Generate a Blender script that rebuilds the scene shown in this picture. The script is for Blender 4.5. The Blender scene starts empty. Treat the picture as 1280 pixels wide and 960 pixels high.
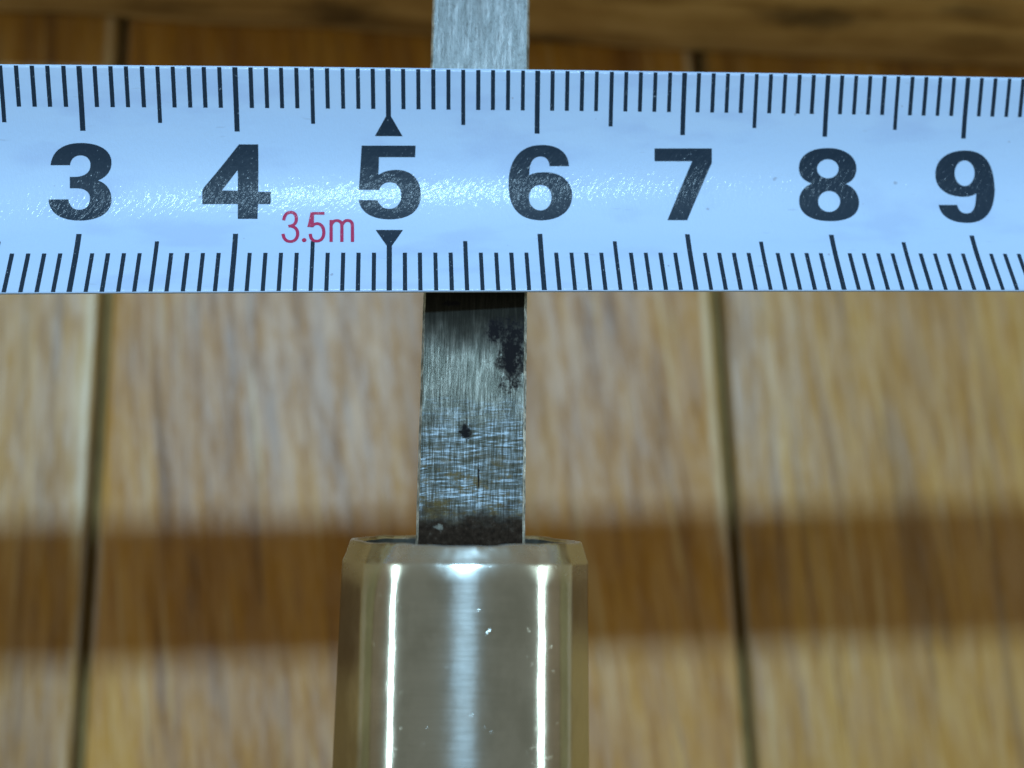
import bpy, bmesh, math, random
from mathutils import Vector, Matrix, noise as mnoise
random.seed(7)
MM = 0.001
scene = bpy.context.scene
COL = scene.collection

# ------------------------------------------------------------------ camera
PITCH = math.radians(15.0)
cam_data = bpy.data.cameras.new('camera')
cam = bpy.data.objects.new('camera', cam_data)
COL.objects.link(cam)
cam.location = (0.0, 0.0, 92 * MM)
cam.rotation_euler = (PITCH, 0.0, 0.0)
cam_data.sensor_width = 36.0
cam_data.lens = 36.0 * 1500 / 1280
cam_data.clip_start = 0.005
cam_data.clip_end = 50.0
cam_data.dof.use_dof = True
cam_data.dof.focus_distance = 77.0 * MM
cam_data.dof.aperture_fstop = 42.19 / 1.6
scene.camera = cam

# ------------------------------------------------------------------ light
world = bpy.data.worlds.new('World')
scene.world = world
world.use_nodes = True
bg = world.node_tree.nodes['Background']
# the room around: timber walls, a paler neutral ceiling
_wt = world.node_tree
_tc = _wt.nodes.new('ShaderNodeTexCoord'); _sp = _wt.nodes.new('ShaderNodeSeparateXYZ')
_wt.links.new(_tc.outputs['Generated'], _sp.inputs[0])
_mr = _wt.nodes.new('ShaderNodeMapRange'); _mr.interpolation_type = 'SMOOTHSTEP'
_wt.links.new(_sp.outputs['Z'], _mr.inputs[0]); _mr.inputs[1].default_value = 0.15; _mr.inputs[2].default_value = 0.55
_mx = _wt.nodes.new('ShaderNodeMix'); _mx.data_type = 'RGBA'
_wt.links.new(_mr.outputs[0], _mx.inputs[0])
_mx.inputs[6].default_value = (1.06, 0.84, 0.54, 1); _mx.inputs[7].default_value = (0.92, 0.90, 0.72, 1)
_wt.links.new(_mx.outputs[2], bg.inputs['Color'])
bg.inputs['Strength'].default_value = 0.235

def area(name, loc, target, sx, sy, radiance, color, along=(1, 0, 0)):
    d = bpy.data.lights.new(name, 'AREA')
    d.shape = 'RECTANGLE'; d.size = sx; d.size_y = sy
    d.energy = radiance * math.pi * sx * sy
    d.color = color
    o = bpy.data.objects.new(name, d)
    COL.objects.link(o)
    o.location = loc
    z = (Vector(loc) - Vector(target)).normalized()
    x = Vector(along); x = (x - z * x.dot(z)).normalized()
    y = z.cross(x)
    o.rotation_euler = Matrix((x, y, z)).transposed().to_euler()
    return o

# the key light is a long ceiling panel a little ahead of the camera: it glints on the tape and throws
# the tape's shadow down the planks; the other two are tube lamps to the left and right of the room
area('ceiling_light', (0.07, 0.66, 1.93), (0, 0.02, 0.0), 0.44, 0.125, 205.0, (0.46, 0.75, 1.0))
area('side_tube', (-1.15, 0.05, 0.62), (0, 0, 0.02), 0.60, 0.052, 22.0, (0.80, 1.0, 0.97), (0, 1, 0))
area('side_tube', (1.25, 0.05, 0.42), (0, 0, 0.02), 0.60, 0.12, 12.0, (0.80, 1.0, 0.95), (0, 1, 0))

scene.view_settings.view_transform = 'Standard'
scene.view_settings.look = 'None'
scene.view_settings.exposure = 0.0
scene.view_settings.gamma = 1.0
scene.view_settings.use_curve_mapping = False

# ------------------------------------------------------------------ helpers
def meta(o, label=None, cat=None, group=None, kind=None):
    if label: o['label'] = label
    if cat: o['category'] = cat
    if group: o['group'] = group
    if kind: o['kind'] = kind
    return o

def mesh_obj(name, bm, mat=None, parent=None, smooth=False):
    me = bpy.data.meshes.new(name)
    bmesh.ops.recalc_face_normals(bm, faces=bm.faces[:])
    bm.to_mesh(me); bm.free()
    if mat: me.materials.append(mat)
    if smooth:
        for p in me.polygons: p.use_smooth = True
    o = bpy.data.objects.new(name, me)
    COL.objects.link(o)
    if parent: o.parent = parent
    return o

def empty(name, loc=(0, 0, 0), rz=0.0):
    o = bpy.data.objects.new(name, None)
    o.empty_display_size = 0.01
    COL.objects.link(o)
    o.location = loc; o.rotation_euler = (0, 0, rz)
    return o

class Mat:
    """Small wrapper for writing node materials; lengths are millimetres."""
    def __init__(self, name):
        self.m = bpy.data.materials.new(name)
        self.m.use_nodes = True
        self.t = self.m.node_tree
        self.b = self.t.nodes['Principled BSDF']
        tc = self.n('ShaderNodeTexCoord')
        mp = self.n('ShaderNodeVectorMath'); mp.operation = 'SCALE'
        self.t.links.new(tc.outputs['Object'], mp.inputs[0]); mp.inputs['Scale'].default_value = 1000
        self.P = mp.outputs[0]
        sp = self.n('ShaderNodeSeparateXYZ'); self.t.links.new(self.P, sp.inputs[0])
        self.x, self.y, self.z = sp.outputs
    def n(self, k): return self.t.nodes.new(k)
    def put(self, sock, v):
        if isinstance(v, bpy.types.NodeSocket): self.t.links.new(v, sock)
        elif isinstance(v, (tuple, list)) and len(v) == 3 and sock.type == 'RGBA': sock.default_value = (*v, 1)
        else: sock.default_value = v
    def set(self, **k):
        for a, v in k.items(): self.put(self.b.inputs[a.replace('_', ' ')], v)
        return self
    def math(self, op, a, b=0.0, c=0.0, clamp=False):
        n = self.n('ShaderNodeMath'); n.operation = op; n.use_clamp = clamp
        self.put(n.inputs[0], a); self.put(n.inputs[1], b); self.put(n.inputs[2], c)
        return n.outputs[0]
    def add(self, a, b): return self.math('ADD', a, b)
    def mul(self, a, b, clamp=False): return self.math('MULTIPLY', a, b, clamp=clamp)
    def vec(self, x, y, z=0.0):
        n = self.n('ShaderNodeCombineXYZ')
        for i, v in enumerate((x, y, z)): self.put(n.inputs[i], v)
        return n.outputs[0]
    def rand(self):
        return self.n('ShaderNodeObjectInfo').outputs['Random']
    def noise(self, sx, sy, sz=1.0, detail=3.0, rough=0.5, off=0.0, vec=None, dist=0.0):
        """noise with features of about 1/s mm along each axis"""
        mp = self.n('ShaderNodeMapping'); self.put(mp.inputs['Vector'], vec if vec is not None else self.P)
        mp.inputs['Scale'].default_value = (sx, sy, sz)
        if isinstance(off, bpy.types.NodeSocket): self.put(mp.inputs['Location'], off)
        else: mp.inputs['Location'].default_value = (off, off * 1.7, off * 2.3)
        n = self.n('ShaderNodeTexNoise'); n.inputs['Scale'].default_value = 1
        n.inputs['Detail'].default_value = detail; n.inputs['Roughness'].default_value = rough
        n.inputs['Distortion'].default_value = dist
        self.t.links.new(mp.outputs[0], n.inputs['Vector'])
        return n.outputs[0]
    def ss(self, v, lo, hi, a=0.0, b=1.0):
        n = self.n('ShaderNodeMapRange'); n.interpolation_type = 'SMOOTHSTEP'
        for i, q in enumerate((v, lo, hi, a, b)): self.put(n.inputs[i], q)
        return n.outputs[0]
    def mix(self, f, a, b):
        n = self.n('ShaderNodeMix'); n.data_type = 'RGBA'; n.clamp_factor = True
        self.put(n.inputs[0], f); self.put(n.inputs[6], a); self.put(n.inputs[7], b)
        return n.outputs[2]
    def ramp(self, f, stops):
        n = self.n('ShaderNodeValToRGB'); self.put(n.inputs[0], f)
        e = n.color_ramp.elements
        while len(e) < len(stops): e.new(0.5)
        for k, (p, c) in enumerate(stops): e[k].position = p; e[k].color = (*c, 1)
        return n.outputs[0]
    def blob(self, cx, cy, rx, ry, wob):
        """soft elliptical mask with a ragged edge, centre and radii in mm"""
        dx = self.mul(self.add(self.x, -cx), 1 / rx); dy = self.mul(self.add(self.y, -cy), 1 / ry)
        d = self.math('SQRT', self.add(self.mul(dx, dx), self.mul(dy, dy)))
        return self.add(d, wob)
    def bump(self, h, dist_mm, strength=1.0, normal=None):
        n = self.n('ShaderNodeBump'); self.put(n.inputs['Height'], h)
        n.inputs['Distance'].default_value = dist_mm * MM
        n.inputs['Strength'].default_value = strength
        if normal is not None: self.put(n.inputs['Normal'], normal)
        return n.outputs[0]

# ------------------------------------------------------------------ materials
def plank_material(name, diag=0.0, cols=None, gloss=1.0):
    w = Mat(name)
    r = w.rand()
    x2 = w.add(w.x, w.mul(w.y, diag))
    wav = w.mul(w.add(w.noise(0.05, 0.010, 1, 2, 0.5, 3.0), -0.5), 2.0)
    v = w.vec(w.add(x2, wav), w.y, w.mul(r, 90.0))
    broad = w.noise(0.12, 0.014, 1, 2, 0.5, 1.0, vec=v)
    fine = w.noise(0.75, 0.075, 1, 4, 0.6, 5.0, vec=v)
    hair = w.noise(2.2, 0.16, 1, 3, 0.6, 9.0, vec=v)
    t = w.add(w.mul(broad, 0.50), w.add(w.mul(fine, 0.42), w.mul(hair, 0.14)))
    c = w.ramp(t, cols or [(0.36, (0.16, 0.055, 0.010)), (0.47, (0.30, 0.12, 0.024)), (0.56, (0.42, 0.19, 0.042)), (0.68, (0.54, 0.28, 0.075))])
    pores = w.ss(w.noise(2.4, 0.09, 1, 2, 0.6, 21.0, vec=v), 0.60, 0.70)
    c = w.mix(w.mul(pores, 0.5), c, (0.11, 0.045, 0.012))
    pale = w.ss(w.noise(1.15, 0.045, 1, 2, 0.5, 87.0, vec=v), 0.61, 0.72)
    c = w.mix(w.mul(pale, 0.45), c, (0.52, 0.36, 0.15))
    vein = w.ss(w.noise(0.45, 0.022, 1, 2, 0.5, 93.0, vec=v), 0.58, 0.70)
    c = w.mix(w.mul(vein, 0.42), c, (0.11, 0.045, 0.010))
    # paler along the right-hand edge of the board, dirt trapped on the slope
    edge_n = w.add(w.x, w.mul(w.add(w.noise(0.6, 0.12, 1, 3, 0.6, 61.0), -0.5), 1.0))
    pale_edge = w.mul(w.ss(edge_n, 33.7, 34.25), w.ss(edge_n, 34.7, 35.0, 1.0, 0.0))
    c = w.mix(w.mul(pale_edge, w.ss(w.noise(0.3, 0.05, 1, 2, 0.5, 67.0), 0.38, 0.58, 0.08, 0.55)), c, (0.62, 0.52, 0.34))
    dirt = w.ss(w.math('ABSOLUTE', w.x), 34.75, 35.25)
    c = w.mix(w.mul(dirt, 0.7), c, (0.10, 0.065, 0.022))
    relief = w.add(w.mul(w.noise(0.8, 0.06, 1, 3, 0.55, 31.0, vec=v), 0.8), w.mul(w.noise(2.6, 0.2, 1, 2, 0.5, 37.0, vec=v), 0.22))
    nb = w.bump(relief, 0.10)
    cw = w.ss(w.noise(0.75, 0.14, 1, 4, 0.65, 51.0, vec=v), 0.34, 0.64, 0.35 * gloss, 0.88 * gloss)
    w.set(Base_Color=c, Roughness=0.6, Specular_IOR_Level=0.2, Normal=w.bump(relief, 0.15),
          Coat_Weight=cw, Coat_Roughness=0.48, Coat_IOR=1.8, Coat_Normal=nb)
    return w.m

def batten_material():
    w = Mat('worn_batten_wood')
    g = w.noise(0.03, 0.35, 0.5, 4, 0.6, 2.0)
    bl = w.noise(0.12, 0.16, 0.35, 3, 0.6, 4.0)
    t = w.add(w.mul(g, 0.6), w.mul(bl, 0.4))
    c = w.ramp(t, [(0.38, (0.30, 0.20, 0.075)), (0.5, (0.48, 0.34, 0.145)), (0.62, (0.60, 0.46, 0.22))])
    rag = w.mul(w.add(w.noise(0.35, 0.5, 0.7, 3, 0.6, 8.0), -0.5), 1.6)
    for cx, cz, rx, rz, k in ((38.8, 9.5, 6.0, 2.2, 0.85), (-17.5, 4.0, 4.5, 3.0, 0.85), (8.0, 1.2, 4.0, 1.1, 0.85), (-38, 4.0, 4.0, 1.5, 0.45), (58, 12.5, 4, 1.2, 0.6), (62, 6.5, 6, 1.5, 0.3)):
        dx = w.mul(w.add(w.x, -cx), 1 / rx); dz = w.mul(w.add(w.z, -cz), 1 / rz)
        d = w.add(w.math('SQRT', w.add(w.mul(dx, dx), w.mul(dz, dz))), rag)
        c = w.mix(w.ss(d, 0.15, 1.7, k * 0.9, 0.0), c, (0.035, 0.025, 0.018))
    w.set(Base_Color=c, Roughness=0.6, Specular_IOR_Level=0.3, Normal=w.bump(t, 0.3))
    return w.m

def tape_material():
    w = Mat('white_tape_enamel')
    s = w.noise(0.05, 0.2, 1, 2, 0.5, 2.0)
    c = w.mix(w.ss(s, 0.35, 0.65, 0, 0.5), (0.45, 0.64, 0.93), (0.49, 0.67, 0.93))
    smudge = w.ss(w.noise(0.13, 0.22, 1, 3, 0.55, 44.0), 0.50, 0.70, 0.0, 0.45)
    c = w.mix(smudge, c, (0.36, 0.50, 0.80))
    scuff = w.ss(w.noise(0.5, 3.5, 1, 2, 0.5, 52.0), 0.70, 0.78, 0.0, 0.4)
    c = w.mix(scuff, c, (0.33, 0.44, 0.62))
    specks = w.ss(w.noise(1.4, 1.4, 1, 1, 0.4, 12.0), 0.795, 0.83)
    c = w.mix(w.mul(specks, 0.5), c, (0.22, 0.24, 0.33))
    rough = w.noise(5.0, 2.2, 1, 3, 0.7, 6.0)
    w.set(Base_Color=c, Roughness=0.45, Specular_IOR_Level=0.3, Normal=w.bump(rough, 0.018),
          Coat_Weight=0.24, Coat_Roughness=0.12, Coat_Normal=w.bump(w.noise(2.7, 1.4, 1, 2.5, 0.65, 16.0, vec=w.vec(w.add(w.x, w.mul(w.y, -0.5)), w.y, w.z)), 0.058))
    return w.m

def ink_material(name, col):
    w = Mat(name)
    v = w.vec(w.add(w.x, w.mul(w.y, -0.5)), w.y, w.z)
    h = w.noise(2.7, 1.4, 1, 2.5, 0.65, 16.0, vec=v)
    wear = w.ss(w.noise(8.0, 5.0, 1, 2, 0.6, 23.0, vec=v), 0.68, 0.74)
    c = w.mix(w.mul(wear, 0.55), col, (0.40, 0.50, 0.62))
    w.set(Base_Color=c, Roughness=0.5, Specular_IOR_Level=0.22, Normal=w.bump(h, 0.03),
          Coat_Weight=0.15, Coat_Roughness=0.16, Coat_Normal=w.bump(h, 0.10))
    return w.m

def steel_material():
    w = Mat('worn_blade_steel')
    yy = w.y
    brush = w.noise(9.0, 0.55, 1, 4, 0.65, 2.0)
    brush2 = w.noise(3.5, 0.35, 1, 3, 0.6, 7.0)
    sx = w.vec(w.x, w.add(w.add(w.y, w.mul(w.x, -0.13)), w.mul(w.add(w.noise(0.16, 0.10, 1, 1, 0.5, 91.0), -0.5), 1.2)), w.z)
    sx2 = w.vec(w.x, w.add(w.y, w.mul(w.x, 0.10)), w.z)
    cross = w.add(w.add(w.mul(w.noise(0.55, 6.5, 1, 4, 0.66, 4.0, vec=sx), 0.42), w.mul(w.noise(0.8, 8.0, 1, 3, 0.66, 14.0, vec=sx2), 0.26)), w.mul(brush, 0.32))
    zone = w.mul(w.ss(yy, 11.0, 12.4), w.ss(w.add(yy, w.mul(w.add(w.noise(0.5, 1.5, 1, 4, 0.7, 71.0), -0.5), 5.0)), 15.6, 19.6, 1.0, 0.0))
    ground = w.ss(yy, 33.0, 36.0)                       # fresher ground steel towards the tip
    t = w.add(w.mul(brush, 0.6), w.mul(brush2, 0.4))
    c = w.ramp(t, [(0.34, (0.034, 0.034, 0.028)), (0.48, (0.064, 0.064, 0.052)), (0.62, (0.145, 0.140, 0.118))])
    cg = w.ramp(t, [(0.34, (0.11, 0.12, 0.12)), (0.50, (0.15, 0.165, 0.168)), (0.62, (0.25, 0.265, 0.27))])
    cx = w.ramp(cross, [(0.41, (0.040, 0.038, 0.024)), (0.46, (0.075, 0.080, 0.070)), (0.52, (0.17, 0.21, 0.23)), (0.585, (0.50, 0.62, 0.74))])
    c = w.mix(w.mul(zone, w.ss(w.noise(0.5, 0.8, 1, 3, 0.6, 95.0), 0.3, 0.6, 0.2, 0.62)), c, cx)
    c = w.mix(ground, c, cg)
    tape_shade = w.ss(w.add(yy, w.mul(w.add(w.noise(0.7, 0.5, 1, 3, 0.6, 83.0), -0.5), 2.6)), 21.5, 25.2, 0.0, 0.85)  # soft contact shadow of the tape, painted into the blade colour
    c = w.mix(w.mul(tape_shade, w.ss(yy, 30.0, 34.0, 1.0, 0.0)), c, (0.012, 0.012, 0.010))
    # brown stain in the scratches
    rust = w.mul(w.ss(w.noise(0.9, 1.6, 1, 4, 0.65, 33.0), 0.50, 0.62), w.mul(w.ss(yy, 10.5, 11.5), w.ss(yy, 14.0, 16.5, 1.0, 0.0)))
    c = w.mix(w.mul(rust, 0.75), c, (0.10, 0.072, 0.028))
    rag = w.mul(w.add(w.noise(2.6, 2.0, 1, 4, 0.7, 41.0), -0.5), 2.6)
    rag2 = w.mul(w.add(w.noise(4.0, 3.4, 1, 3, 0.7, 47.0), -0.5), 2.2)
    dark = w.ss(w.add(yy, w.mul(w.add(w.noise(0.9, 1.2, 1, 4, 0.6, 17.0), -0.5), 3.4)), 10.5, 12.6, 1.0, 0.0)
    pits = []
    for bx, by, rx, ry, rg in ((2.45, 22.2, 1.0, 2.8, rag), (1.4, 23.8, 0.8, 1.0, rag2), (-0.45, 16.9, 0.42, 0.62, rag2), (-1.55, 25.6, 0.7, 0.22, rag2), (0.45, 14.0, 0.06, 0.8, rag2)):
        pits.append(w.ss(w.blob(bx, by, rx, ry, rg), 0.35, 1.15, 1.0, 0.0))
    pit = pits[0]
    for p in pits[1:]: pit = w.math('MAXIMUM', pit, p)
    pit = w.mul(pit, 0.98)
    c = w.mix(pit, c, (0.012, 0.012, 0.015))
    tan = w.ss(w.blob(-2.1, 12.0, 0.9, 0.8, rag2), 0.3, 1.3, 0.8, 0.0)
    c = w.mix(tan, c, (0.085, 0.062, 0.024))
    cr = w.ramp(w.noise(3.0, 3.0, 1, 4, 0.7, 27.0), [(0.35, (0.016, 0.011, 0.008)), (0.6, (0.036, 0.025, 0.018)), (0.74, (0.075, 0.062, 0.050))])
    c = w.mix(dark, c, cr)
    spot = w.ss(w.blob(-1.95, 10.8, 0.35, 0.25, rag2), 0.1, 1.0, 0.6, 0.0)
    c = w.mix(spot, c, (0.32, 0.33, 0.29))
    dull = w.math('MAXIMUM', w.math('MAXIMUM', dark, pit), w.mul(w.mul(tape_shade, 1.1), w.ss(yy, 30.0, 34.0, 1.0, 0.0)))
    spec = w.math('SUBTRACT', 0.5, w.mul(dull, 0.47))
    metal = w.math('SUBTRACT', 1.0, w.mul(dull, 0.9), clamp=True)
    h = w.add(w.mul(brush, 0.7), w.mul(w.mul(cross, zone), 0.7))
    w.set(Base_Color=c, Metallic=metal, Roughness=w.add(w.add(0.40, w.mul(zone, 0.14)), w.mul(dull, 0.4)), Specular_IOR_Level=spec, Anisotropic=0.3, Normal=w.bump(h, 0.055))
    return w.m

def edge_material():
    w = Mat('bright_blade_edge')
    t = w.noise(2.0, 1.3, 2, 4, 0.7, 2.0)
    c = w.ramp(t, [(0.38, (0.16, 0.18, 0.18)), (0.52, (0.34, 0.39, 0.42)), (0.64, (0.62, 0.68, 0.72))])
    w.set(Base_Color=c, Metallic=0.9, Roughness=0.4, Normal=w.bump(t, 0.05))
    return w.m

def ferrule_material():
    w = Mat('polished_ferrule_metal')
    # turned finish: very fine rings across the axis
    ring = w.noise(0.22, 16.0, 0.22, 3, 0.7, 3.0)
    dirt = w.noise(0.35, 0.22, 0.35, 4, 0.6, 9.0)
    c = w.mix(w.ss(dirt, 0.40, 0.66), (0.57, 0.62, 0.61), (0.46, 0.50, 0.48))
    a = w.vec(w.add(w.x, w.mul(w.y, 0.55)), w.add(w.y, w.mul(w.x, -0.35)), w.z)
    scr = w.ss(w.noise(4.6, 0.9, 2.2, 1, 0.4, 77.0, vec=a), 0.775, 0.80)
    b = w.vec(w.add(w.x, w.mul(w.y, -0.8)), w.add(w.y, w.mul(w.x, 0.5)), w.z)
    scr2 = w.ss(w.noise(5.0, 1.0, 2.4, 1, 0.4, 31.0, vec=b), 0.775, 0.80)
    sc = w.math('MAXIMUM', scr, scr2)
    c = w.mix(w.mul(sc, 0.5), c, (0.85, 0.88, 0.85))
    dark_reflection = w.ss(w.add(w.x, w.mul(w.add(w.noise(0.25, 0.2, 0.25, 4, 0.6, 29.0), -0.5), 3.0)), -6.6, -5.2, 0.75, 0.0)  # dark reflection on the left side, painted into the metal colour
    c = w.mix(dark_reflection, c, (0.20, 0.17, 0.12))
    rim = w.ss(w.add(w.y, w.mul(w.add(dirt, -0.5), 1.6)), 6.6, 8.0)
    c = w.mix(w.mul(rim, 0.5), c, (0.72, 0.73, 0.66))
    h = w.add(w.add(w.mul(ring, 0.4), w.mul(sc, 0.8)), w.mul(w.noise(0.5, 0.35, 0.5, 3, 0.5, 55.0), 6.0))
    nb = w.bump(h, 0.0030, 1.0, None)
    blot = w.ss(w.noise(0.35, 0.5, 0.35, 4, 0.6, 19.0), 0.3, 0.75)
    rough = w.add(w.add(0.10, w.mul(blot, 0.025)), w.add(w.mul(sc, 0.10), w.mul(rim, 0.16)))
    w.set(Base_Color=c, Metallic=1.0, Roughness=rough, Normal=nb, Anisotropic=0.25, Tangent=w.vec(0.0108, 1.0, 0.0))
    # the fine turning lines over the polish: a weak lobe that spreads along the axis
    g = w.n('ShaderNodeBsdfAnisotropic'); g.distribution = 'GGX'
    w.put(g.inputs['Color'], w.mix(w.ss(w.noise(0.3, 12.0, 0.3, 2, 0.6, 63.0), 0.35, 0.65), (0.45, 0.50, 0.50), (0.85, 0.90, 0.90)))
    g.inputs['Roughness'].default_value = 0.36; g.inputs['Anisotropy'].default_value = -0.62
    w.put(g.inputs['Tangent'], w.vec(0.0108, 1.0, 0.0)); w.put(g.inputs['Normal'], nb)
    mx = w.n('ShaderNodeMixShader'); w.put(mx.inputs[0], w.add(0.08, w.mul(blot, 0.03)))
    out = w.t.nodes['Material Output']
    w.t.links.new(w.b.outputs[0], mx.inputs[1]); w.t.links.new(g.outputs[0], mx.inputs[2]); w.t.links.new(mx.outputs[0], out.inputs['Surface'])
    return w.m

def plain(name, col, rough=0.7, sc=1.0, spread=0.4, metal=0.0):
    w = Mat(name)
    t = w.noise(sc, sc, sc, 4, 0.6, 5.0)
    lo = tuple(v * (1 - spread) for v in col); hi = tuple(min(1, v * (1 + spread)) for v in col)
    w.set(Base_Color=w.ramp(t, [(0.35, lo), (0.65, hi)]), Roughness=rough, Metallic=metal, Normal=w.bump(t, 0.15))
    return w.m

# ------------------------------------------------------------------ floor (structure): one sheet with planks laid on it
# (the camera is held with a slight roll, so the floor drops 4.5 degrees to the right here)
FLOOR_M = Matrix.Rotation(0.079, 4, 'Y') @ Matrix.Translation((0, 0, -43 * MM))
bm = bmesh.new()
bmesh.ops.create_grid(bm, x_segments=1, y_segments=1, size=2.0)
floor = mesh_obj('floor', bm, plain('dark_underfloor', (0.30, 0.195, 0.065), 0.9, 0.25, 0.2))
floor.matrix_world = FLOOR_M @ Matrix.Translation((0, 0, -2.1 * MM)) @ Matrix.Rotation(math.radians(1.6), 4, 'Z')
meta(floor, kind='structure')
floor['label'] = 'glossy golden brown wooden planks running up the picture with dark grooves between'

def plank_bm(w, l, t=3.2, r=1.35, n=5, seed=0):
    """one plank, rounded long edges; a slightly uneven edge line"""
    bm = bmesh.new()
    ys = [(-l / 2) + l * k / 90 for k in range(91)]
    rows = []
    for y in ys:
        wl = -w / 2 + 0.10 * mnoise.noise(Vector((seed, y * 0.05, 0))); wr = w / 2 + 0.10 * mnoise.noise(Vector((seed + 9, y * 0.05, 0)))
        prof = [(wl, 0.0)]
        for k in range(n + 1):
            a = math.pi / 2 * k / n
            prof.append((wl + r * (1 - math.cos(a)), t - r * 0.75 * (1 - math.sin(a))))
        for k in range(1, 5):
            prof.append((wl + r + (wr - wl - 2 * r) * k / 5, t))
        for k in range(n + 1):
            a = math.pi / 2 * (1 - k / n)
            prof.append((wr - r * (1 - math.cos(a)), t - r * 0.75 * (1 - math.sin(a))))
        prof.append((wr, 0.0))
        rows.append([bm.verts.new((x * MM, y * MM, z * MM)) for x, z in prof])
    for a, b in zip(rows, rows[1:]):
        for i in range(len(a) - 1): bm.faces.new((a[i], a[i + 1], b[i + 1], b[i]))
        bm.faces.new((a[0], b[0], b[-1], a[-1]))
    bm.faces.new(rows[0]); bm.faces.new(rows[-1][::-1])
    return bm

WARM = [(0.38, (0.17, 0.064, 0.0030)), (0.47, (0.28, 0.114, 0.006)), (0.56, (0.36, 0.158, 0.010)), (0.68, (0.45, 0.222, 0.022))]
PALE = [(0.38, (0.18, 0.074, 0.005)), (0.47, (0.28, 0.125, 0.010)), (0.56, (0.36, 0.172, 0.019)), (0.68, (0.44, 0.240, 0.042))]
wood_mid = plank_material('plank_wood', 0.10, WARM, 1.0)
wood_side = plank_material('plank_wood_straight', 0.03, PALE, 1.0)
# groove centres at y=0 : -42.4, 29.5
edges = [-258.1, -186.2, -114.3, -42.4, 29.5, 101.4, 173.3, 245.2]
for i in range(7):
    a, b = edges[i], edges[i + 1]
    o = mesh_obj('plank', plank_bm(b - a - 0.75, 460, seed=i * 3.1), wood_mid if i == 3 else wood_side, floor, smooth=True)
    o.location = ((a + b) / 2 * MM, 0, (-1.1 + 0.004 * i) * MM)

# ------------------------------------------------------------------ batten across the planks
def batten():
    bm = bmesh.new()
    L, D, H, r = 420.0, 45.0, 26.0, 1.6
    rows = []
    for k in range(121):
        x = -L / 2 + L * k / 120
        wv = 0.35 * mnoise.noise(Vector((x * 0.07, 3, 0))) + 0.15 * mnoise.noise(Vector((x * 0.3, 5, 0)))
        prof = [(wv + 0.3, 0), (wv, 0.5)]
        for q in range(6):
            a = math.pi / 2 * q / 5
            prof.append((wv + r * (1 - math.cos(a)), H - r * (1 - math.sin(a))))
        prof += [(D * 0.35, H + 0.15), (D * 0.7, H + 0.1), (D - r, H), (D, H - r), (D, 0)]
        rows.append([bm.verts.new((x * MM, y * MM, z * MM)) for y, z in prof])
    for a, b in zip(rows, rows[1:]):
        m = len(a)
        for i in range(m): bm.faces.new((a[i], a[(i + 1) % m], b[(i + 1) % m], b[i]))
    bm.faces.new(rows[0]); bm.faces.new(rows[-1][::-1])
    bmesh.ops.translate(bm, verts=bm.verts[:], vec=(0, 0, 0))
    o = mesh_obj('wooden_batten', bm, batten_material(), None, smooth=True)
    o.matrix_world = FLOOR_M @ Matrix.Translation((0, 80.9 * MM, 0.05 * MM)) @ Matrix.Rotation(math.radians(-0.9), 4, 'Z')
    meta(o, 'flat dull brown wooden strip with dark stains lying across the planks behind the tape', 'wood strip')
batten()

# ------------------------------------------------------------------ tape measure
TQ = dict(o=(-0.24666, 33.64917, 17.18376), r=(0.0847, 0.079, 0.03059), ka=0.09111, kb=-0.70833e-3, kl=-0.00045)
a_, b_, c_ = TQ['r']
TR = Matrix.Rotation(c_, 3, 'Z') @ Matrix.Rotation(b_, 3, 'Y') @ Matrix.Rotation(a_, 3, 'X')
_cache = {}
def tape_local(s, v, h=0.0):
    """tape coordinates (s along, v across, h above the face; mm) -> object space of the tape"""
    key = round(v, 5)
    if key not in _cache:
        n = 24; y = z = 0.0
        for k in range(n):
            t = (k + 0.5) / n * v
            th = TQ['ka'] * t + TQ['kb'] * t ** 3
            y += math.cos(th) * v / n; z += math.sin(th) * v / n
        th = TQ['ka'] * v + TQ['kb'] * v ** 3
        _cache[key] = (y, z, th)
    y, z, th = _cache[key]
    u = s - 58.0
    return Vector((u * MM, (y - h * math.sin(th)) * MM, (z + TQ['kl'] * u * u * 0.5 + h * math.cos(th)) * MM))

tape = empty('tape_measure')
tape.matrix_world = Matrix.Translation(Vector(TQ['o']) * MM) @ TR.to_4x4()
meta(tape, 'pale bluish white steel tape with black numerals 3 to 9 lying across the narrow blade', 'tape measure')
S0, S1, VSTEP = -16.0, 148.0, 0.25
bm = bmesh.new()
nv = int(16 / VSTEP); ns = int(S1 - S0)
def lay(h): return [[bm.verts.new(tape_local(S0 + i, -8 + VSTEP * j, h)) for j in range(nv + 1)] for i in range(ns + 1)]
top, bot = lay(0.0), lay(-0.13)
for i in range(ns):
    for j in range(nv):
        bm.faces.new((top[i][j], top[i + 1][j], top[i + 1][j + 1], top[i][j + 1]))
        bm.faces.new((bot[i][j], bot[i][j + 1], bot[i + 1][j + 1], bot[i + 1][j]))
    bm.faces.new((top[i][0], bot[i][0], bot[i + 1][0], top[i + 1][0]))
    bm.faces.new((top[i][nv], top[i + 1][nv], bot[i + 1][nv], bot[i][nv]))
for j in range(nv):
    bm.faces.new((top[0][j], top[0][j + 1], bot[0][j + 1], bot[0][j]))
    bm.faces.new((top[ns][j], bot[ns][j], bot[ns][j + 1], top[ns][j + 1]))
band = mesh_obj('tape_band', bm, tape_material(), tape)
for p in band.data.polygons: p.use_smooth = p.area > 0.2 * MM * MM
BLACK = ink_material('black_print', (0.006, 0.022, 0.045))
RED = ink_material('red_print', (0.42, 0.022, 0.10))

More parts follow.
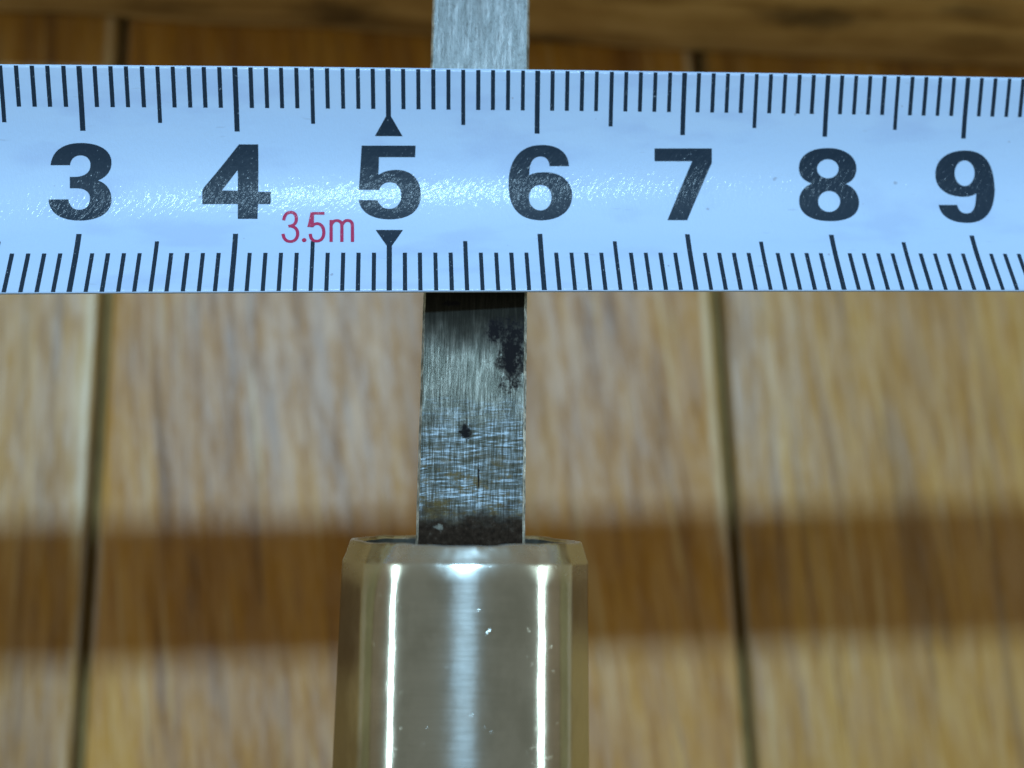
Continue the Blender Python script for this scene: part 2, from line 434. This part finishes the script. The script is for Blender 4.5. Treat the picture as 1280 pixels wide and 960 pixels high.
def map_print(name, bm, mat, h, ds=0.0, label=None):
    """cut a flat (s, v) drawing into strips and lay it on the tape face"""
    k = -8 + VSTEP
    while k < 8:
        bmesh.ops.bisect_plane(bm, geom=bm.verts[:] + bm.edges[:] + bm.faces[:], plane_co=(0, k, 0), plane_no=(0, 1, 0), dist=1e-6)
        k += VSTEP
    for v in bm.verts: v.co = tape_local(v.co.x + ds, v.co.y, h + v.co.z)
    o = mesh_obj(name, bm, mat, tape)
    # faces point up out of the tape
    me = o.data
    up = sum((p.normal.z for p in me.polygons))
    if up < 0: me.flip_normals()
    if label: o['label'] = label
    return o

GLYPHS = {
    '3': "M -2.12,1.55 C -2.02,2.59 -1.17,3.01 -0.15,3.01 C 1.08,3.02 1.81,2.50 1.80,1.74 C 1.80,1.14 1.45,0.74 0.94,0.53 C 1.52,0.33 1.83,-0.15 1.86,-0.78 C 1.91,-1.71 1.16,-2.31 -0.05,-2.31 C -1.26,-2.30 -2.04,-1.78 -2.18,-0.78 L -0.90,-0.78 C -0.80,-1.24 -0.56,-1.52 -0.18,-1.52 C 0.27,-1.52 0.50,-1.20 0.47,-0.71 C 0.45,-0.22 0.06,-0.01 -0.39,-0.01 L -0.85,-0.01 L -0.88,0.77 L -0.58,0.77 C 0.03,0.77 0.45,1.04 0.44,1.57 C 0.45,1.94 0.19,2.20 -0.20,2.20 C -0.58,2.20 -0.84,1.93 -0.87,1.55 Z",
    '4': "M 0.10,2.96 L 1.36,2.96 L 1.35,-0.24 L 2.18,-0.24 L 2.19,-1.11 L 1.36,-1.11 L 1.36,-2.19 L 0.08,-2.19 L 0.04,-1.11 L -2.27,-1.12 L -2.30,-0.14 L -2.19,0.07 Z M 0.00,1.26 L -1.03,-0.15 L 0.02,-0.15 Z",
    '5': "M -1.81,2.92 L 1.79,2.94 L 1.75,2.17 L -0.66,2.16 L -0.71,0.96 C -0.37,1.20 0.04,1.30 0.50,1.31 C 1.51,1.31 2.12,0.66 2.11,-0.39 C 2.09,-1.62 1.28,-2.22 0.02,-2.22 C -1.17,-2.22 -1.90,-1.70 -2.02,-0.81 L -0.77,-0.81 C -0.64,-1.22 -0.38,-1.44 -0.01,-1.44 C 0.48,-1.44 0.79,-1.04 0.79,-0.46 C 0.79,0.10 0.50,0.45 0.03,0.45 C -0.30,0.45 -0.54,0.27 -0.67,-0.08 L -2.02,-0.08 Z",
    '6': "M 2.16,1.63 L 0.83,1.62 C 0.80,2.01 0.63,2.27 0.22,2.27 C -0.29,2.26 -0.55,1.87 -0.56,0.98 C -0.30,1.15 0.04,1.20 0.52,1.20 C 1.61,1.21 2.36,0.58 2.33,-0.41 C 2.28,-1.58 1.35,-2.27 0.13,-2.27 C -1.35,-2.27 -2.03,-1.30 -1.98,0.34 C -1.96,2.13 -1.10,3.04 0.33,3.05 C 1.49,3.06 2.14,2.50 2.16,1.63 Z M 0.19,0.32 C -0.25,0.32 -0.60,-0.07 -0.62,-0.61 C -0.63,-1.12 -0.31,-1.52 0.13,-1.52 C 0.57,-1.52 0.89,-1.11 0.91,-0.56 C 0.93,-0.03 0.63,0.32 0.19,0.32 Z",
    '7': "M -1.94,2.88 L 2.05,2.92 L 2.05,1.93 L 0.11,-2.22 L -1.25,-2.22 L 0.68,2.04 L -1.94,2.01 Z",
    '8': "M 0.23,3.03 C 1.51,3.05 2.29,2.44 2.29,1.67 C 2.27,1.11 1.98,0.72 1.47,0.54 C 2.10,0.33 2.38,-0.25 2.32,-0.84 C 2.21,-1.75 1.40,-2.23 0.12,-2.24 C -1.36,-2.25 -2.02,-1.62 -1.93,-0.72 C -1.88,-0.14 -1.54,0.30 -0.95,0.55 C -1.58,0.76 -1.84,1.14 -1.82,1.63 C -1.82,2.46 -1.05,3.02 0.23,3.03 Z M 0.25,2.26 C -0.18,2.25 -0.52,1.96 -0.53,1.59 C -0.54,1.22 -0.21,0.93 0.22,0.93 C 0.65,0.93 1.00,1.23 1.01,1.61 C 1.02,1.97 0.68,2.26 0.25,2.26 Z M 0.26,0.02 C -0.18,0.02 -0.55,-0.32 -0.59,-0.75 C -0.63,-1.18 -0.32,-1.53 0.11,-1.53 C 0.54,-1.53 0.93,-1.17 0.98,-0.74 C 1.02,-0.31 0.69,0.03 0.26,0.02 Z",
    '9': "M 0.15,2.98 C 1.58,3.00 2.34,2.13 2.25,0.21 C 2.06,-1.36 1.22,-2.30 -0.09,-2.31 C -1.17,-2.32 -1.96,-1.86 -1.97,-0.94 L -0.63,-0.93 C -0.58,-1.35 -0.40,-1.57 -0.03,-1.57 C 0.44,-1.57 0.72,-1.15 0.86,-0.06 C 0.58,-0.25 0.28,-0.31 -0.08,-0.32 C -1.32,-0.33 -2.08,0.31 -2.03,1.27 C -2.01,2.29 -1.20,2.96 0.15,2.98 Z M 0.13,2.29 C -0.27,2.28 -0.61,1.88 -0.62,1.38 C -0.64,0.88 -0.34,0.47 0.06,0.47 C 0.46,0.48 0.82,0.89 0.84,1.40 C 0.86,1.90 0.53,2.29 0.13,2.29 Z",
}
GLYPHS['2'] = "M -2.05,1.35 C -2.05,2.40 -1.20,3.03 0.05,3.03 C 1.35,3.03 2.10,2.40 2.10,1.50 C 2.10,0.60 1.50,0.10 0.70,-0.40 C 0.20,-0.75 -0.25,-1.00 -0.40,-1.35 L 2.10,-1.35 L 2.10,-2.22 L -2.15,-2.22 C -2.15,-0.80 -1.30,-0.20 -0.40,0.35 C 0.30,0.80 0.75,1.05 0.75,1.55 C 0.75,2.00 0.45,2.25 0.00,2.25 C -0.50,2.25 -0.78,1.95 -0.80,1.35 Z"
GLYPHS['1'] = "M 0.10,2.95 L 1.15,2.95 L 1.15,-2.22 L -0.15,-2.22 L -0.15,1.25 L -1.35,1.25 L -1.35,2.10 C -0.55,2.12 -0.05,2.35 0.10,2.95 Z"
GLYPHS['0'] = "M 0.00,3.03 C 1.40,3.03 2.10,2.05 2.10,0.38 C 2.10,-1.30 1.40,-2.27 0.00,-2.27 C -1.40,-2.27 -2.10,-1.30 -2.10,0.38 C -2.10,2.05 -1.40,3.03 0.00,3.03 Z M 0.00,2.22 C -0.55,2.22 -0.75,1.60 -0.75,0.38 C -0.75,-0.85 -0.55,-1.48 0.00,-1.48 C 0.55,-1.48 0.75,-0.85 0.75,0.38 C 0.75,1.60 0.55,2.22 0.00,2.22 Z"

def parse(path, steps=12):
    toks = path.split(); out = []; cur = None; i = 0
    def pt(t): a, b = t.split(','); return (float(a), float(b))
    while i < len(toks):
        t = toks[i]
        if t == 'M': cur = [pt(toks[i + 1])]; out.append(cur); i += 2
        elif t == 'L': cur.append(pt(toks[i + 1])); i += 2
        elif t == 'C':
            p0, p1, p2, p3 = cur[-1], pt(toks[i + 1]), pt(toks[i + 2]), pt(toks[i + 3]); i += 4
            for k in range(1, steps + 1):
                u = k / steps; q = 1 - u
                cur.append(tuple(q ** 3 * p0[j] + 3 * q * q * u * p1[j] + 3 * q * u * u * p2[j] + u ** 3 * p3[j] for j in (0, 1)))
        else: i += 1
    return out

def glyph_bm(path, dx=0.0, sx=1.0):
    cu = bpy.data.curves.new('outline', 'CURVE'); cu.dimensions = '2D'; cu.fill_mode = 'BOTH'
    for poly in parse(path):
        if math.dist(poly[0], poly[-1]) < 1e-3: poly = poly[:-1]
        sp = cu.splines.new('POLY'); sp.points.add(len(poly) - 1); sp.use_cyclic_u = True
        for p, (x, y) in zip(sp.points, poly): p.co = (x * sx + dx, y, 0, 1)
    o = bpy.data.objects.new('outline', cu); COL.objects.link(o)
    bpy.context.view_layer.update()
    me = bpy.data.meshes.new_from_object(o.evaluated_get(bpy.context.evaluated_depsgraph_get()))
    bm = bmesh.new(); bm.from_mesh(me)
    bpy.data.objects.remove(o); bpy.data.curves.remove(cu); bpy.data.meshes.remove(me)
    return bm

for k in range(1, 15):
    txt = str(k)
    if len(txt) == 1: bm = glyph_bm(GLYPHS[txt])
    else:
        bm = bmesh.new()
        for ch, dx in zip(txt, (-1.55, 1.45)):
            b2 = glyph_bm(GLYPHS[ch], dx, 0.62)
            me = bpy.data.meshes.new('t'); b2.to_mesh(me); b2.free(); bm.from_mesh(me); bpy.data.meshes.remove(me)
    map_print('numeral', bm, BLACK, 0.012, k * 10.0, 'black printed numeral %d' % k)

def quad(bm, pts, z=0.0):
    bm.faces.new([bm.verts.new((x, y, z)) for x, y in pts])

rng = random.Random(3)
for side in ('upper', 'lower'):
    bm = bmesh.new()
    for m in range(1, int(S1)):
        if side == 'upper': v0, v1 = 7.93, (3.80 if m % 10 == 0 else 4.33 if m % 5 == 0 else 5.33)
        else: v0, v1 = -7.93, (-3.32 if m % 10 == 0 else -3.90 if m % 5 == 0 else -4.84)
        w = (0.165 if m % 10 == 0 else 0.135) + rng.uniform(-.006, .006)
        if m % 50 == 0:
            v1 = 4.85 if side == 'upper' else -4.25
        j = rng.uniform(-.012, .012)
        quad(bm, [(m - w + j, v0), (m + w + j, v0), (m + w + j, v1), (m - w + j, v1)])
    map_print('graduation_marks', bm, BLACK, 0.010, 0, 'row of black millimetre marks along the %s edge' % side)
for m in (50, 100):
    bm = bmesh.new(); quad(bm, [(m - .92, 3.56), (m + .92, 3.56), (m + .14, 4.90), (m - .14, 4.90)])
    map_print('triangle_mark', bm, BLACK, 0.014)
    bm = bmesh.new(); quad(bm, [(m - .90, -3.03), (m + .90, -3.03), (m + .14, -4.33), (m - .14, -4.33)])
    map_print('triangle_mark', bm, BLACK, 0.014)

# red "3.5m" as thin strokes
STROKES = "M 43.08,-2.24 C 43.11,-1.88 43.29,-1.70 43.51,-1.70 C 43.76,-1.70 43.88,-1.91 43.89,-2.16 C 43.90,-2.52 43.74,-2.71 43.45,-2.74 M 43.54,-2.74 C 43.84,-2.79 44.00,-3.00 44.01,-3.32 C 44.02,-3.69 43.85,-3.94 43.56,-3.94 C 43.30,-3.94 43.13,-3.75 43.07,-3.40 M 45.66,-1.78 L 44.93,-1.78 L 44.84,-2.81 C 45.00,-2.63 45.13,-2.55 45.26,-2.55 C 45.53,-2.55 45.70,-2.84 45.71,-3.21 C 45.72,-3.64 45.54,-3.91 45.28,-3.91 C 45.03,-3.91 44.87,-3.75 44.84,-3.40 M 46.20,-3.91 L 46.17,-2.34 M 46.18,-2.63 C 46.30,-2.38 46.39,-2.32 46.52,-2.32 C 46.75,-2.31 46.88,-2.44 46.88,-2.73 L 46.90,-3.91 M 46.89,-2.65 C 47.00,-2.39 47.11,-2.31 47.24,-2.31 C 47.45,-2.31 47.57,-2.44 47.57,-2.73 L 47.59,-3.91"
def strokes_bm(width):
    bm = bmesh.new()
    for si, poly in enumerate(parse(STROKES, 10)):
        z = 0.0015 * si
        n = len(poly); L = []
        for k in range(n):
            a = Vector(poly[max(0, k - 1)]); b = Vector(poly[min(n - 1, k + 1)]); d = (b - a).normalized()
            p = Vector(poly[k])
            if 0 < k < n - 1:
                d1 = (p - a).normalized(); d2 = (b - p).normalized(); m = 1 / max(0.5, math.cos(d1.angle(d2) / 2)) if d1.length and d2.length else 1
            else: m = 1
            nrm = Vector((-d.y, d.x)) * width / 2 * m
            if k == 0: p = p - d * width * .3
            if k == n - 1: p = p + d * width * .3
            L.append((bm.verts.new((*(p - nrm), z)), bm.verts.new((*(p + nrm), z))))
        for (a, b), (c, d) in zip(L, L[1:]): bm.faces.new((a, c, d, b))
    z = 0.001
    ring = [bm.verts.new((44.45 + .155 * math.cos(t * math.pi / 5), -3.83 + .165 * math.sin(t * math.pi / 5), z)) for t in range(10)]
    bm.faces.new(ring)
    return bm
map_print('length_marking', strokes_bm(0.215), RED, 0.018, 0, 'small red printed marking 3.5m')

# ------------------------------------------------------------------ hand tool: blade + ferrule
tool = empty('hand_tool', (-2.72 * MM, 0, 15.8 * MM), math.radians(-0.62))
meta(tool, 'narrow stained steel blade set in a shiny round metal ferrule lying under the tape', 'hand tool')
# blade: local x centred, top face at +1.2
def blade_bm():
    W, T, c = 3.43, 1.16, 0.17
    bm = bmesh.new()
    ys = [-6 + 0.6 * k for k in range(165)]
    rows = []
    for y in ys:
        jl = 0.035 * mnoise.noise(Vector((y * 1.1, 0, 0))) + 0.015 * mnoise.noise(Vector((y * 4, 2, 0)))
        jr = 0.035 * mnoise.noise(Vector((y * 1.1, 7, 0))) + 0.015 * mnoise.noise(Vector((y * 4, 9, 0)))
        tt = T if y < 80 else T - (y - 80) / 13 * 2.1
        prof = [(-W + jl, tt - c), (-W + c + jl, tt), (W - c + jr, tt), (W + jr, tt - c), (W + jr, -T + c), (W - c + jr, -T), (-W + c + jl, -T), (-W + jl, -T + c)]
        if y >= 80: prof = [(x, max(z, -T + 0.02 * i)) for i, (x, z) in enumerate(prof)]
        rows.append([bm.verts.new((x * MM, y * MM, z * MM)) for x, z in prof])
    for a, b in zip(rows, rows[1:]):
        for i in range(8):
            f = bm.faces.new((a[i], a[(i + 1) % 8], b[(i + 1) % 8], b[i]))
            if i not in (1, 5): f.material_index = 1
    bm.faces.new(rows[0]); bm.faces.new(rows[-1][::-1])
    return bm
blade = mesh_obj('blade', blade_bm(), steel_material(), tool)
blade.data.materials.append(edge_material())

def ferrule_bm():
    R, Y0, Y1 = 7.72, -45.0, 9.55
    nth = 288
    # (radius factor, distance behind the mouth)
    prof = []
    y = Y1 - Y0
    while y > 1.95: prof.append((1.0, y)); y -= 0.6
    prof += [(1.0, 1.55), (1.0, 1.30), (0.999, 1.18), (0.994, 1.08), (0.984, 0.92), (0.972, 0.66), (0.960, 0.38), (0.950, 0.16), (0.943, 0.05), (0.930, 0.01), (0.912, 0.0), (0.896, 0.05), (0.888, 0.2), (0.885, 0.5), (0.885, 1.2), (0.885, 3.0), (0.885, 8.0)]
    bm = bmesh.new(); rows = []
    for f, d in prof:
        row = []
        for k in range(nth):
            a = 2 * math.pi * k / nth            # 0 = +x, pi/2 = up
            ca, sa = math.cos(a), math.sin(a)
            e = 2.12
            r = R / (abs(ca) ** e + abs(sa) ** e) ** (1 / e)
            # hand-filed flats on the left shoulder, and a slightly dented wall
            t = (a - math.radians(141)) / math.radians(11)
            fade = min(1, d / 16.0)
            r *= 1 - 0.013 * math.exp(-t * t) * (0.45 + 0.55 * fade)
            t = (a - math.radians(112)) / math.radians(9)
            r *= 1 + 0.0085 * math.exp(-t * t) * fade
            r *= 1 + 0.0022 * mnoise.noise(Vector((ca * 1.6, sa * 1.6, d * 0.06))) + 0.0004 * mnoise.noise(Vector((ca * 4, sa * 4, d * 0.3 + 5)))
            q = max(0.0, 1 - d / 1.8)
            # facets left by crimping the mouth
            r *= 1 + q * 0.022 * mnoise.noise(Vector((ca * 3, sa * 3, 4))) + q * 0.006 * mnoise.noise(Vector((ca * 14, sa * 14, d * 2))) 
            # broad flats filed along the left side and a narrow one on the right
            for a0, c0, c1 in ((153, 0.988, 0.972), (20, 0.992, 0.986)):
                da = a - math.radians(a0)
                if abs(da) < 0.6: r = min(r, R * 0.995 * (c0 + (c1 - c0) * fade) / math.cos(da))
            t = (a - math.radians(136)) / math.radians(13)
            f2 = f - (0.030 * math.exp(-t * t) * max(0.0, 1 - d / 3.0) if d < 3.0 else 0.0)
            mouth = q * (0.16 * mnoise.noise(Vector((ca * 1.7, sa * 1.7, 1))) + 0.06 * mnoise.noise(Vector((ca * 6, sa * 6, 2))))
            slant = max(0.0, 1 - d / 9.0) * (R - r * sa) * 0.165
            x, z = r * f2 * ca, r * f2 * sa
            row.append(bm.verts.new((x * MM, (Y1 - 0.65 - d + mouth + slant) * MM, z * MM)))
        rows.append(row)
    for a, b in zip(rows, rows[1:]):
        inner = rows.index(b) > len(prof) - 5
        for k in range(nth): bm.faces.new((a[k], a[(k + 1) % nth], b[(k + 1) % nth], b[k])).material_index = int(inner)
    return bm
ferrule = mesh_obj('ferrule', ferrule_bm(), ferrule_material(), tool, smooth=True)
ferrule.data.materials.append(plain('dark_inner_wall', (0.030, 0.034, 0.030), 0.6, 1.0, 0.5))  # inner wall much darker than the outside
ferrule.location = (-0.30 * MM, 0, 0)

# wood and dried filler packed round the blade inside the ferrule mouth
bm = bmesh.new()
rows = []
for i, rr in enumerate([0.02, 1.6, 3.2, 4.6, 5.6, 6.5, 6.85]):
    row = []
    for k in range(72):
        a = 2 * math.pi * k / 72
        z = rr * math.sin(a); x = rr * math.cos(a)
        y = 8.1 + (7.72 - z) * 0.165 - 2.2 + 0.45 * mnoise.noise(Vector((x * 0.7, z * 0.7, 3))) + 0.25 * mnoise.noise(Vector((x * 2.2, z * 2.2, 5)))
        row.append(bm.verts.new((x * MM, y * MM, z * MM)))
    rows.append(row)
for a, b in zip(rows, rows[1:]):
    for k in range(72): bm.faces.new((a[k], a[(k + 1) % 72], b[(k + 1) % 72], b[k]))
bm.faces.new(rows[0])
core = mesh_obj('handle_core', bm, plain('packed_wood_core', (0.16, 0.10, 0.045), 0.85, 1.2, 0.6), tool, smooth=True)
core.location = (-0.30 * MM, 0, 0)
core['label'] = 'brown wood and dried filler around the blade inside the ferrule mouth'

# turned wooden handle, below the bottom of the picture, that carries the ferrule clear of the floor
prof = [(7.3, -38), (9.5, -45.05), (11.0, -47), (13.6, -55), (15.2, -70), (15.55, -85), (14.8, -105), (13.2, -125), (12.6, -138), (12.0, -146), (9.5, -151), (5.0, -153.5), (0.05, -154)]
bm = bmesh.new(); rows = []
for r, y in prof:
    rows.append([bm.verts.new((r * math.cos(2 * math.pi * k / 64) * MM, y * MM, r * math.sin(2 * math.pi * k / 64) * MM)) for k in range(64)])
for a, b in zip(rows, rows[1:]):
    for k in range(64): bm.faces.new((a[k], a[(k + 1) % 64], b[(k + 1) % 64], b[k]))
handle = mesh_obj('handle', bm, plain('handle_wood', (0.30, 0.16, 0.06), 0.5, 0.15, 0.3), tool, smooth=True)
handle.location = (-0.30 * MM, 0, 0)
